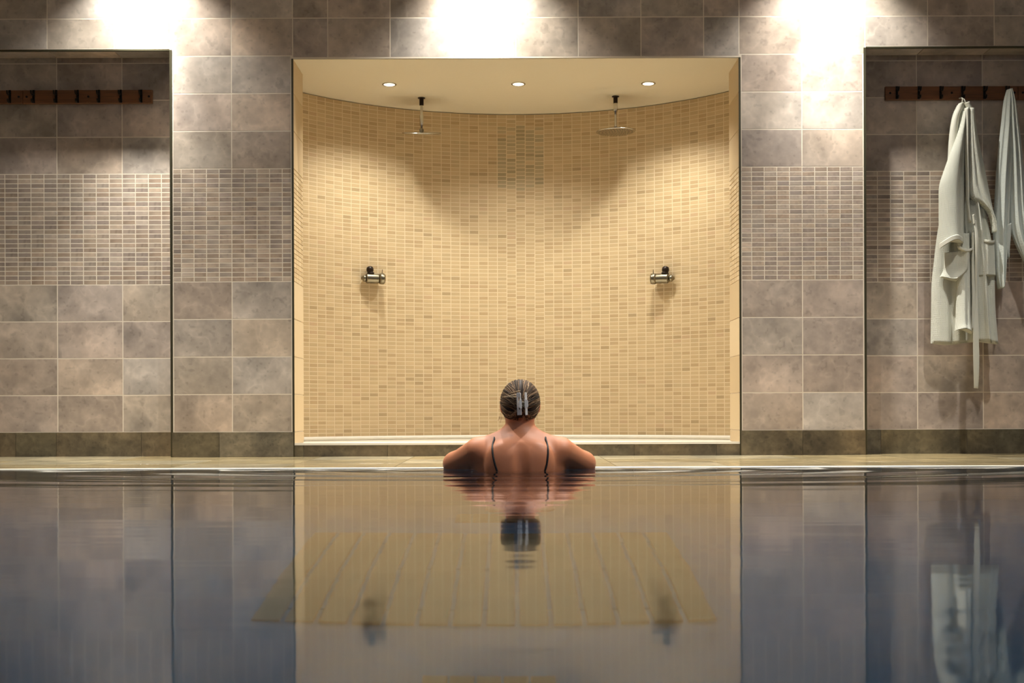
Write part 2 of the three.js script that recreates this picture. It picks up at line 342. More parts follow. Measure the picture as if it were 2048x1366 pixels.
// ------------------------------------------------------------------ deck, pool shell and water
{
  const f = structure(thing('floor'), 'wet beige stone pool deck between wall and water', 'floor');
  mesh('floor_slab', [box(-HALF, HALF, -1.6, 0.001, -WALL - THICK, -EDGE - 0.035), box(-HALF, HALF, -1.6, DECK, BACK - 0.8, BACK)], M.groutDark, f);
  const cols = [-HALF]; for (let x = -HALF + 0.44; x < HALF - 0.05; x += 0.49) cols.push(x); cols.push(HALF);
  const rows = [-WALL - RECESS - 0.0, -6.1, -5.715, -EDGE - 0.036];
  for (let j = 0; j + 1 < rows.length; j++) for (let i = 0; i + 1 < cols.length; i++) {
    const t = mesh('paving_tile', slab(cols[i + 1] - cols[i] - 0.004, rows[j + 1] - rows[j] - 0.004, 0.02, 0.001, span(0, 5), span(0, 5)), M.deck[Math.floor(rnd() * 3)], f);
    const zc = (rows[j] + rows[j + 1]) / 2; t.rotation.x = -Math.PI / 2 + 0.0082; t.position.set((cols[i] + cols[i + 1]) / 2, 0.0042 - 0.0082 * (zc + EDGE), zc);
  }
  const lip = new THREE.Shape(); lip.moveTo(0, -0.03); lip.lineTo(0, 0.0); lip.absarc(-0.004, 0.0, 0.004, 0, Math.PI / 2); lip.lineTo(-0.036, 0.0045); lip.lineTo(-0.036, -0.03);
  const lg = new THREE.ExtrudeGeometry(lip, { depth: 2 * HALF, bevelEnabled: false, curveSegments: 6 }); lg.rotateY(-Math.PI / 2); lg.translate(HALF, 0, -EDGE);
  structure(mesh('trim_pool_edge', lg, M.white), 'thin white edge strip along the waterline of the pool', 'trim');
  const pool = structure(thing('floor_pool'), 'pale blue tiled pool floor and sides under the water', 'floor');
  mesh('pool_floor', box(-HALF, HALF, FLOOR - 0.2, FLOOR, -EDGE, BACK - 0.8), M.poolTile, pool);
  mesh('pool_side', box(-HALF, HALF, FLOOR, -0.03, -EDGE - 0.02, -EDGE), M.poolTile, pool);
  mesh('pool_side', box(-HALF, HALF, FLOOR, -0.01, BACK - 0.8, BACK - 0.78), M.poolTile, pool);
  mesh('pool_side', box(-HALF, -HALF + 0.02, FLOOR, 0.1, -EDGE, BACK - 0.8), M.poolTile, pool);
  mesh('pool_side', box(HALF - 0.02, HALF, FLOOR, 0.1, -EDGE, BACK - 0.8), M.poolTile, pool);
  // tan grille on the pool floor, and two small drain covers
  const grille = tag(thing('floor_grille'), 'square tan slatted grille lying on the pool floor under the water', 'grille');
  grille.position.set(-0.08, FLOOR, -3.95);
  for (let i = 0; i < 14; i++) { const s = mesh('slat', slab(0.079, 1.1, 0.012, 0.002), M.poolSlat, grille); s.rotation.x = -Math.PI / 2; s.position.set((i - 6.5) * 0.0935, 0.02, 0); }
  for (const z of [-0.4, 0, 0.4]) mesh('bearer', box(-0.64, 0.64, 0, 0.008, z - 0.02, z + 0.02), M.poolTile, grille);
  const drains = [[-4.9, 'small tan drain cover on the pool floor, between the slatted grille and the bather'], [-2.98, 'small tan drain cover on the pool floor, on the open-water side of the slatted grille']];
  for (const [z, label] of drains) {
    const d = tag(thing('drain_cover'), label, 'drain'); d.position.set(-0.06, FLOOR, z);
    for (let i = 0; i < 5; i++) { const s = mesh('slat', slab(0.062, 0.2, 0.014, 0.002), M.poolSlat, d); s.rotation.x = -Math.PI / 2; s.position.set((i - 2) * 0.068, 0.014, 0); }
  }
  // water: ripples as fine relief on the surface of a body of water
  const WX = 2 * HALF - 0.01, z0 = -EDGE - 0.01, z1 = BACK - 0.78, WZ = z1 - z0, n = 1024;
  const wave = texture(n, 1, (u, v) => {
    const x = -WX / 2 + u * WX, z = z1 - v * WZ, d = Math.hypot((x - 0.03) * 0.35, z + 5.1);
    const near = Math.exp(-Math.pow((z + 5.25) / 0.95, 2));
    let h = 0;
    for (let k = 0; k < 5; k++) { const L = [0.31, 0.21, 0.145, 0.1, 0.075][k], w = [1, 0.8, 0.5, 0.3, 0.2][k] * L; h += w * near * Math.sin(2 * Math.PI * (d / L) + 5 * fbm(x / 8 + 0.5, (z + 6) / 12, 8, 2, 200 + k)) * (0.35 + fbm(x / 8 + 0.5, (z + 6) / 12, 16, 2, 220 + k)); }
    h *= 0.009;
    for (let k = 0; k < 4; k++) { const L = [0.5, 0.27, 0.13, 0.07][k]; h += 0.0008 * L * (vnoise(x / (L * 2.2), z / (L * 0.55), 4096, 240 + k) - 0.5) * 2.2; }
    return [0.5 + h * 100, 0.5, 0.5];
  }, { srgb: false, float: true });
  wave.wrapS = wave.wrapT = THREE.ClampToEdgeWrapping; wave.repeat.set(1 / WX, -1 / WZ); wave.offset.set(0.5, z1 / WZ);
  M.water.bumpMap = wave; M.water.bumpScale = 0.01;
  const wtr = mesh('pool_water', box(-WX / 2, WX / 2, FLOOR - 0.1, 0, z0, z1), M.water);
  tag(wtr, 'still dark pool water mirroring the tiled wall', 'water', null, 'stuff');
}

// ------------------------------------------------------------------ lamps
function downlight(name, label, group, pos, r, cd, color, angle, penumbra, aim) {
  const t = tag(thing(name), label, 'ceiling light', group); t.position.copy(pos);
  mesh('trim_ring', lathe([[r * 1.05, 0.0], [r * 1.32, 0.0], [r * 1.32, -0.003], [r * 1.2, -0.005], [r * 1.05, -0.004], [r * 1.05, 0.0]]), M.chrome, t);
  const disc = new THREE.CylinderGeometry(r * 1.05, r * 1.05, 0.002, 32); disc.translate(0, -0.0015, 0);
  mesh('lamp_glass', disc, M.lampGlass, t);
  const l = new THREE.SpotLight(color, cd, 0, angle, penumbra, 2);
  l.name = name + '_beam'; l.castShadow = true; l.shadow.radius = r / 0.02; l.shadow.mapSize.set(1024, 1024); l.shadow.bias = -0.0005;
  l.position.copy(pos).y -= 0.006 + r * 0.5; if (aim) l.target.position.copy(aim); else l.target.position.copy(pos).y -= 2;
  scene.add(l, l.target);
  return t;
}
// each wall-washing reflector lamp throws a narrow bright core inside its wide soft spill
function core(pos) {
  const l = new THREE.SpotLight(WARM, CORE_CD, 0, 23 * Math.PI / 180, 1, 2); l.name = 'wall_spotlight_core'; l.castShadow = true; l.shadow.radius = 1.1; l.shadow.mapSize.set(1024, 1024); l.shadow.bias = -0.0005;
  l.position.copy(pos).y -= 0.017; l.target.position.copy(pos).y -= 2; scene.add(l, l.target);
}
for (const [px, label] of [[290, 'recessed wall-washing spotlight above the edge of the empty coat rail recess'], [968, 'recessed wall-washing spotlight above the middle of the shower opening'], [1655, 'recessed wall-washing spotlight above the pier beside the robe']])
{
  const place = v3((px + 2.8 - 1024) / 376, CEIL, -WALL + 0.145);
  downlight('wall_spotlight', label, 'wall-washing spotlights', place, 0.022, SPOT_CD, WARM, 54 * Math.PI / 180, 1); core(place);
}
for (const [px, label] of [[781, 'small round recessed downlight in the shower ceiling, on the side of the edge-on shower head'], [1039, 'small round recessed downlight in the middle of the shower ceiling'], [1299, 'small round recessed downlight in the shower ceiling, on the side nearer the robe']])
  downlight('shower_downlight', label, 'shower downlights', v3((px - 1024) * 7.02 / FOCAL, OPEN_TOP + 0.004, -7.02), 0.031, SHOWER_CD, SHOWER_WARM, 65 * Math.PI / 180, 1);
downlight('pool_spotlight', 'recessed spotlight in the hall ceiling over the water, on the robe side of the bather', null, v3(1.8, CEIL, -4.1), 0.04, POOL_CD, WARM, 34 * Math.PI / 180, 0.8, v3(0.35, 0, -4.9));
for (const [x, place] of [[-2.5, 'in front of the empty coat rail'], [-0.95, 'in front of the shower, towards the empty coat rail'], [0.95, 'in front of the shower, towards the robe'], [2.5, 'in front of the robe and towel']])
  downlight('deck_downlight', 'recessed downlight in the hall ceiling ' + place, 'deck downlights', v3(x, CEIL, -5.4), 0.035, DECK_CD, WARM, 43 * Math.PI / 180, 0.8);
for (const [x, z, nits, place] of [[-1.6, -2.2, 2.8, 'on the side of the empty coat rail'], [2.0, -3.0, 3.8, 'on the side of the robe'], [0.2, 1.4, 19, 'over the far half of the pool']]) {
  const t = tag(thing('ceiling_panel_light'), 'square flat panel light in the hall ceiling, ' + place, 'ceiling light', 'hall panel lights'); t.position.set(x, CEIL, z);
  mesh('frame', [box(-0.32, 0.32, -0.012, 0, -0.32, -0.3), box(-0.32, 0.32, -0.012, 0, 0.3, 0.32), box(-0.32, -0.3, -0.012, 0, -0.3, 0.3), box(0.3, 0.32, -0.012, 0, -0.3, 0.3)], M.white, t);
  mesh('light_diffuser', box(-0.3, 0.3, -0.006, 0, -0.3, 0.3), M.panelGlass, t);
  const l = new THREE.RectAreaLight(COOL, PANEL_NITS * nits, 0.6, 0.6); l.name = 'panel_glow'; l.position.set(x, CEIL - 0.014, z); l.rotation.x = -Math.PI / 2; scene.add(l);
}

// ------------------------------------------------------------------ shower heads and valves
function showerHead(px, py, label, tilt, thickHigh) {
  const depth = (OPEN_TOP - EYE) * FOCAL / (HORIZON - (py + ROLL * (px - 1024))), top = at(px, py, depth), t = tag(thing('overhead_shower'), label, 'shower head', 'ceiling shower heads');
  t.position.set(top.x, OPEN_TOP + 0.004, top.z);
  mesh('ceiling_flange', lathe([[0, 0], [0.022, 0], [0.022, -0.004], [0.013, -0.006], [0.013, -0.045], [0, -0.045]]), M.darkMetal, t);
  mesh('arm', thickHigh ? lathe([[0, -0.04], [0.0125, -0.04], [0.0135, -0.046], [0.0135, -0.088], [0.009, -0.096], [0.0075, -0.12], [0.0075, -0.17], [0.0095, -0.178], [0.0095, -0.19], [0, -0.19]])
    : lathe([[0, -0.04], [0.008, -0.04], [0.008, -0.1], [0.0115, -0.106], [0.0115, -0.165], [0.008, -0.17], [0.008, -0.19], [0, -0.19]]), M.chrome, t);
  const ball = new THREE.SphereGeometry(0.0135, 20, 14); ball.translate(0, -0.194, 0); mesh('swivel_joint', ball, M.dullMetal, t);
  const rose = new THREE.Group(); rose.name = 'rose';
  const plate = mesh('rose', lathe([[0, 0.006], [0.02, 0.006], [0.105, 0.001], [0.117, -0.001], [0.117, -0.005], [0.113, -0.007], [0, -0.007]], 48), M.chrome, t);
  plate.position.set(0, -0.208, 0); plate.rotation.set(tilt[0], 0, tilt[1]);
  const nozzles = []; for (let k = 1; k < 6; k++) for (let i = 0; i < k * 7; i++) { const a = i / (k * 7) * 2 * Math.PI, c = new THREE.CylinderGeometry(0.0018, 0.0012, 0.003, 6); c.translate(Math.cos(a) * k * 0.02, -0.0082, Math.sin(a) * k * 0.02); nozzles.push(c); }
  const nz = mesh('nozzle_field', nozzles, M.dullMetal, plate); nz.userData.kind = 'stuff';
}
showerHead(843, 197, 'round chrome overhead shower tilted so its disc shows edge-on', [0.235, -0.01], false);
showerHead(1231, 194, 'round chrome overhead shower hanging level with its pale underside showing', [0.03, 0.02], true);

function valve(px, py, label, s) {
  const th0 = Math.asin(((px - 1024) * 7.46 / FOCAL - ARC.x) / ARC.r), p = onArc(th0, ARC.r - 0.055), depth = -p.z;
  const t = tag(thing('shower_valve'), label, 'shower valve', 'wall shower valves');
  t.position.set((px - 1024) * depth / FOCAL, at(px, py, depth).y, p.z); t.rotation.y = -th0 * 0.55;
  const sideways = (pts) => { const g = lathe(pts, 24); g.rotateZ(-Math.PI / 2); return g; };
  mesh('body', sideways([[0, -0.042], [0.026, -0.042], [0.03, -0.036], [0.03, 0.03], [0.026, 0.036], [0, 0.036]]), M.dullMetal, t);
  const k1 = mesh('temperature_handle', sideways([[0, 0.036], [0.022, 0.036], [0.031, 0.04], [0.034, 0.05], [0.034, 0.064], [0.029, 0.072], [0, 0.073]]), M.dullMetal, t); k1.scale.x = s;
  const k2 = mesh('flow_handle', sideways([[0, 0.042], [0.014, 0.042], [0.02, 0.047], [0.02, 0.058], [0.012, 0.066], [0.008, 0.073], [0, 0.074]]), M.dullMetal, t); k2.scale.x = -s;
  const lever = mesh('lever', rod(v3(s * 0.055, 0.02, 0.004), v3(s * 0.056, 0.055, 0.008), 0.0035, 0.0025, 10), M.chrome, t);
  const kn = lathe([[0, 0.02], [0.022, 0.022], [0.023, 0.034], [0.017, 0.038], [0.021, 0.043], [0.0225, 0.056], [0.019, 0.068], [0.009, 0.074], [0, 0.075]], 24); kn.rotateZ(s * 0.12); kn.translate(-s * 0.012, 0, 0);
  mesh('outlet_cap', kn, M.darkMetal, t);
  for (const x of [-0.03, 0.03]) { const g = lathe([[0, -0.06], [0.027, -0.06], [0.027, -0.054], [0.014, -0.046], [0.012, -0.005], [0, -0.005]], 20); g.rotateX(Math.PI / 2); g.translate(x, 0, 0); mesh('wall_union', g, M.dullMetal, t); }
  return t;
}
valve(747, 557, 'chrome shower valve under the edge-on shower head', 1);
valve(1326, 557, 'chrome shower valve under the level shower head', -1);

// ------------------------------------------------------------------ coat rails with hooks
const railZ = -WALL - RECESS + 0.001, railDepth = WALL + RECESS - 0.011;
function coatRail(label, x0, x1, y, hooks, screws) {
  const t = tag(thing('coat_rail'), label, 'coat rail'); t.position.set((x0 + x1) / 2, y, railZ);
  const w = x1 - x0, g = slab(w, 0.072, 0.02, 0.0025, span(0, 3), span(0, 3)); g.translate(0, 0, 0.021); mesh('board', g, M.wood, t);
  for (const hx of hooks) {
    const x = hx - t.position.x;
    const h = mesh('hook', [box(-0.006, 0.006, -0.034, 0.036, 0.021, 0.025), tube([v3(0, 0.016, 0.023), v3(0, 0.006, 0.042), v3(0, 0.01, 0.056), v3(0, 0.026, 0.06)], 0.0045, 8, 16), tube([v3(0, -0.02, 0.023), v3(0, -0.034, 0.036), v3(0, -0.03, 0.05), v3(0, -0.018, 0.054)], 0.004, 8, 14)].map((q) => { const c = q.toNonIndexed(); return c; }), M.hook, t);
    h.position.x = x;
  }
  for (const sx of screws) { const c = new THREE.CylinderGeometry(0.006, 0.006, 0.003, 14); c.rotateX(Math.PI / 2); c.translate(sx - t.position.x, 0, 0.0215); mesh('screw', c, M.screw, t); }
}
const rx = (px, py) => at(px, py, railDepth).x, railY = 1.962;
coatRail('empty brown wooden coat rail with dark hooks, ending just short of the tiled pier', rx(47, 194), rx(305, 194), railY, [69, 114, 157, 199.5, 243, 284].map((p) => rx(p, 194)), [55, 178, 299].map((p) => rx(p, 194)));
coatRail('brown wooden coat rail butting onto the end of the empty one', rx(-230, 194), rx(46, 194), railY, [-194, -150, -107, -64, -21, 21.5].map((p) => rx(p, 194)), [39].map((p) => rx(p, 194)));
coatRail('brown wooden coat rail from which a robe and a towel hang', rx(1770, 188), rx(2034.5, 188), railY + 0.004, [1792, 1836, 1879.5, 1923, 1967, 2011].map((p) => rx(p, 188)), [1779, 1902, 2027].map((p) => rx(p, 188)));
coatRail('brown wooden coat rail continuing past the hanging towel', rx(2035.5, 188), rx(2300, 188), railY + 0.004, [2058, 2102, 2146, 2190, 2234, 2278].map((p) => rx(p, 188)), [2044].map((p) => rx(p, 188)));

// ------------------------------------------------------------------ robe and towel
// a piece of hanging cloth: two edges (photo places at the recess), ridges and hollows between them, a back face behind
const CLOTH = 6.56;
function cloth(L, R, lift, relief, { nu = 28, nv = 60, back = 0.012, sag = () => 0, round = 0.5 } = {}) {
  const curve = (pts) => new THREE.CatmullRomCurve3(pts.map(([x, y]) => v3(x, y, 0)), false, 'centripetal');
  const cl = curve(L), cr = curve(R), pos = [], uv = [], idx = [];
  const pick = (c, n, v) => { const t = v * (n - 1), out = v3(0, 0, 0); c.getPoint(t / (n - 1), out); return out; };
  for (let side = 0; side < 2; side++) for (let j = 0; j <= nv; j++) {
    const v = j / nv, a = pick(cl, L.length, v), b = pick(cr, R.length, v);
    for (let i = 0; i <= nu; i++) {
      const u = i / nu, px = lerp(a.x, b.x, u), py = lerp(a.y, b.y, u) + sag(u, v), w = Math.pow(Math.max(0, Math.sin(Math.PI * u)), round);
      const p = at(px, py, CLOTH), z = -CLOTH + lift(v) + (side ? -back * w : relief(u, v) * w);
      pos.push(p.x, p.y, z); uv.push(p.x, p.y);
    }
  }
  const row = nu + 1, half = row * (nv + 1);
  for (let j = 0; j < nv; j++) for (let i = 0; i < nu; i++) {
    const k = j * row + i; idx.push(k, k + row, k + 1, k + 1, k + row, k + row + 1);
    const q = half + k; idx.push(q, q + 1, q + row, q + 1, q + row + 1, q + row);
  }
  for (let i = 0; i < nu; i++) { idx.push(i, i + 1, half + i, i + 1, half + i + 1, half + i); const k = nv * row + i; idx.push(k, half + k, k + 1, k + 1, half + k, half + k + 1); }
  const g = new THREE.BufferGeometry();
  g.setAttribute('position', new THREE.Float32BufferAttribute(pos, 3)); g.setAttribute('uv', new THREE.Float32BufferAttribute(uv, 2)); g.setIndex(idx); g.computeVertexNormals();
  return g;
}
const ridge = (u, c, w) => Math.exp(-Math.pow((u - c) / w, 2));
{
  const robe = tag(thing('bathrobe'), 'white waffle bathrobe hanging by its loop from the coat rail', 'bathrobe');
  const base = at(1924, 190, CLOTH); robe.position.copy(base);
  const part = (name, g, m = M.robe, parent = robe) => { g.translate(-base.x, -base.y, -base.z); return mesh(name, g, m, parent); };
  // body: back and skirt
  part('robe_body', cloth([[1914, 211], [1906, 228], [1901, 250], [1897, 285], [1895, 320], [1890, 380], [1874, 470], [1868, 520], [1863, 570], [1862, 630], [1861, 689]],
    [[1936, 211], [1942, 225], [1945, 245], [1947, 270], [1953, 300], [1961, 340], [1972, 420], [1979, 500], [1982, 570], [1983, 630], [1988, 689]],
    () => 0.0, (u, v) => 0.03 + 0.035 * v + 0.018 * v * ridge(u, 0.12, 0.1) - 0.03 * v * ridge(u, 0.30, 0.06) + 0.02 * v * ridge(u, 0.75, 0.12) - 0.026 * v * ridge(u, 0.55, 0.05) + 0.012 * Math.sin(u * 19 + v * 2) * v, { nu: 56, nv: 80, sag: (u, v) => v > 0.9 ? (v - 0.9) * 10 * (3 * Math.sin(u * 6.3) - 2) : 0 }));
  // sleeve nearer the shower with its open cuff
  const sl = part('sleeve', cloth([[1921, 226], [1915, 250], [1905, 280], [1893, 310], [1880, 345], [1870, 376], [1868.5, 415], [1868, 460], [1868, 501]],
    [[1925, 226], [1924, 250], [1922, 280], [1921, 310], [1920, 345], [1919, 376], [1918, 415], [1917, 460], [1915, 490]],
    (v) => 0.045 + 0.03 * v, (u, v) => 0.022 + 0.042 * v - 0.012 * ridge(u, 0.8, 0.1), { nu: 30, nv: 60, back: 0.03, sag: (u, v) => -sstep(0.8, 1, v) * 9 * Math.sin(Math.PI * Math.min(1, u * 1.05)), round: 0.6 }));
  part('cuff_hem', cloth([[1868, 491], [1868, 497], [1868, 502]], [[1915.5, 482], [1915.5, 486], [1915, 491]], () => 0.078, (u) => 0.07 - 0.012 * ridge(u, 0.8, 0.1), { nu: 30, nv: 6, back: 0.03, sag: (u) => -9 * Math.sin(Math.PI * Math.min(1, u * 1.05)), round: 0.6 }), M.robePlain);
  // shawl collar: band round the neck and two long lapel strips
  part('collar', cloth([[1913, 210], [1909, 220], [1903, 235], [1899, 252], [1896, 275], [1894, 310], [1892, 345]], [[1925, 208], [1922, 218], [1916, 232], [1913, 248], [1912, 275], [1910, 310], [1908, 345]], () => 0.028, () => 0.018, { nu: 10, nv: 30 }), M.robePlain);
  part('collar', cloth([[1922, 211], [1925, 216], [1929, 222], [1932, 232], [1933, 245], [1934, 262]], [[1933, 208], [1940, 222], [1943, 232], [1943, 242], [1942, 252], [1940, 262]], () => 0.04, () => 0.024, { nu: 10, nv: 30 }), M.robePlain);
  part('lapel', cloth([[1921, 222], [1921, 260], [1920.5, 310], [1921, 360], [1921.5, 410], [1924, 450]], [[1930, 220], [1929, 260], [1928, 310], [1928, 360], [1927, 410], [1930, 450]], (v) => 0.055 + 0.03 * v, () => 0.018, { nu: 10, nv: 40 }), M.robePlain);
  // sleeve on the towel side, folded under at its end
  part('sleeve', cloth([[1929, 222], [1928, 262], [1928, 310], [1928, 355], [1929, 395], [1935, 404], [1948, 412], [1962, 425], [1970, 445], [1974, 468]],
    [[1941, 222], [1943.5, 248], [1947, 275], [1954, 310], [1962, 350], [1969, 390], [1974, 420], [1977, 440], [1978, 455], [1976, 470]],
    (v) => 0.05 + 0.025 * v, (u, v) => 0.024 + 0.03 * v - 0.018 * v * ridge(u, 0.45, 0.09), { nu: 30, nv: 60, back: 0.02 }));
  part('front_panel', cloth([[1930, 400], [1933, 430], [1934, 460], [1934, 500], [1938, 560], [1942, 620], [1946, 688]], [[1962, 400], [1966, 430], [1972, 460], [1978, 500], [1981, 560], [1982, 620], [1987, 688]],
    (v) => 0.035 + 0.03 * v, (u, v) => 0.03 + 0.022 * ridge(u, 0.42, 0.1) - 0.014 * ridge(u, 0.65, 0.08), { nu: 36, nv: 50, back: 0.02, sag: (u, v) => sstep(0.85, 1, v) * 6 * (u - 0.6) }));
  part('front_panel', cloth([[1908, 470], [1907, 510], [1905, 560], [1901, 610], [1898, 645], [1895, 665]], [[1931, 470], [1930, 510], [1929, 560], [1928, 610], [1927, 645], [1928, 671]],
    (v) => 0.05 + 0.055 * v, (u, v) => 0.03 + 0.03 * v - 0.01 * ridge(u, 0.6, 0.12), { nu: 26, nv: 50, back: 0.03, sag: (u, v) => -sstep(0.85, 1, v) * 6 * Math.sin(Math.PI * u) }));
  // pockets with turned hems
  part('pocket', cloth([[1947, 482], [1945.5, 505], [1944, 530], [1944, 556]], [[1978.5, 485], [1980, 505], [1981, 530], [1982, 555]], () => 0.062, (u) => 0.034 + 0.014 * ridge(u, 0.4, 0.2), { nu: 24, nv: 24, back: 0.01, sag: (u, v) => (1 - v) * 4 * Math.sin(Math.PI * u) }));
  part('pocket_hem', cloth([[1947, 481], [1947, 486]], [[1979, 484], [1979, 489]], () => 0.066, (u) => 0.038 + 0.014 * ridge(u, 0.4, 0.2), { nu: 24, nv: 4, back: 0.008, sag: (u) => 4 * Math.sin(Math.PI * u) }), M.robePlain);
  part('pocket', cloth([[1882, 508], [1881, 525], [1879, 545], [1873, 556]], [[1934, 503], [1932, 525], [1928, 545], [1905, 566]], () => 0.05, (u) => 0.03 + 0.05 * ridge(u, 0.78, 0.2), { nu: 24, nv: 24, back: 0.01 }));
  part('pocket_hem', cloth([[1903, 496], [1903, 501]], [[1934, 498], [1934, 503]], () => 0.088, () => 0.03, { nu: 20, nv: 4, back: 0.01, sag: (u) => 7 * Math.sin(Math.PI * u) }), M.robePlain);
  // belt: two strands, the longer one well below the hem
  part('belt', cloth([[1933, 446], [1934.5, 480], [1935, 520], [1936.5, 560], [1938, 590], [1934, 640], [1931, 690], [1931, 735], [1933, 777]], [[1938, 446], [1941, 480], [1940, 520], [1941.5, 560], [1943, 590], [1943.5, 640], [1943, 690], [1942.5, 735], [1941.5, 778]],
    (v) => 0.1 + 0.012 * Math.sin(v * 9), () => 0.003, { nu: 8, nv: 70, back: 0.004, round: 0.4 }), M.robePlain);
  part('belt', cloth([[1931, 470], [1930.5, 540], [1931, 600], [1930, 660]], [[1936, 470], [1936, 540], [1938, 600], [1937, 660]], () => 0.09, () => 0.006, { nu: 8, nv: 50, back: 0.004, round: 0.4 }), M.robePlain);
  part('belt_loop', cloth([[1930, 436], [1931, 445], [1932, 454]], [[1934, 435], [1935, 445], [1936, 455]], () => 0.1, () => 0.01, { nu: 8, nv: 12, back: 0.006 }), M.robePlain);
  const a = at(1920.5, 212, CLOTH), b = at(1930, 212, CLOTH), top = at(1924, 193, CLOTH);
  const loop = tube([v3(a.x, a.y, a.z + 0.02), v3(lerp(a.x, top.x, 0.7), lerp(a.y, top.y, 0.7), a.z + 0.015), v3(top.x, top.y, -6.60), v3(lerp(b.x, top.x, 0.6), lerp(b.y, top.y, 0.6), a.z + 0.015), v3(b.x, b.y, a.z + 0.02)], 0.003, 8, 30);
  part('hanging_loop', loop, M.robePlain);

  const towel = tag(thing('towel'), 'plain white towel draped in long folds from the coat rail', 'towel');
  const tb = at(2012, 183, CLOTH); towel.position.copy(tb);
  const fold = (name, g) => { g.translate(-tb.x, -tb.y, -tb.z); return mesh(name, g, M.towel, towel); };
  fold('cloth_fold', cloth([[2009, 183], [2003, 203], [1997, 250], [1990.5, 305], [1986, 355], [1982, 420], [1979.5, 475], [1982, 525], [1984, 560], [1988, 579]],
    [[2016, 183], [2020, 203], [2022, 250], [2020, 305], [2016, 355], [2013, 420], [2010, 475], [2004, 525], [2000, 555], [1994, 580]],
    (v) => 0.03 + 0.02 * v, (u, v) => 0.03 + 0.03 * v + 0.012 * (0.3 + v) * Math.cos(u * 17 - 0.6), { nu: 44, nv: 70, back: 0.02 }));
  fold('cloth_fold', cloth([[2010, 184], [2010, 203], [2009, 250], [2010, 305], [2010, 355], [2010, 420], [2012, 465], [2022, 495], [2033, 518], [2040, 530]],
    [[2016, 183], [2022, 203], [2029, 250], [2035, 305], [2038.5, 355], [2042.5, 420], [2047, 452], [2045, 485], [2045, 510], [2043.5, 530]],
    (v) => 0.04 + 0.03 * v, (u, v) => 0.03 + 0.02 * v + 0.012 * (0.3 + v) * Math.cos(u * 18 + 1), { nu: 44, nv: 70, back: 0.025 }));
  fold('cloth_fold', cloth([[2000, 455], [1998, 480], [1999, 500], [2003, 520]], [[2011, 450], [2010, 475], [2008, 495], [2006, 521]], () => 0.075, () => 0.02, { nu: 12, nv: 24, back: 0.01 }));
}

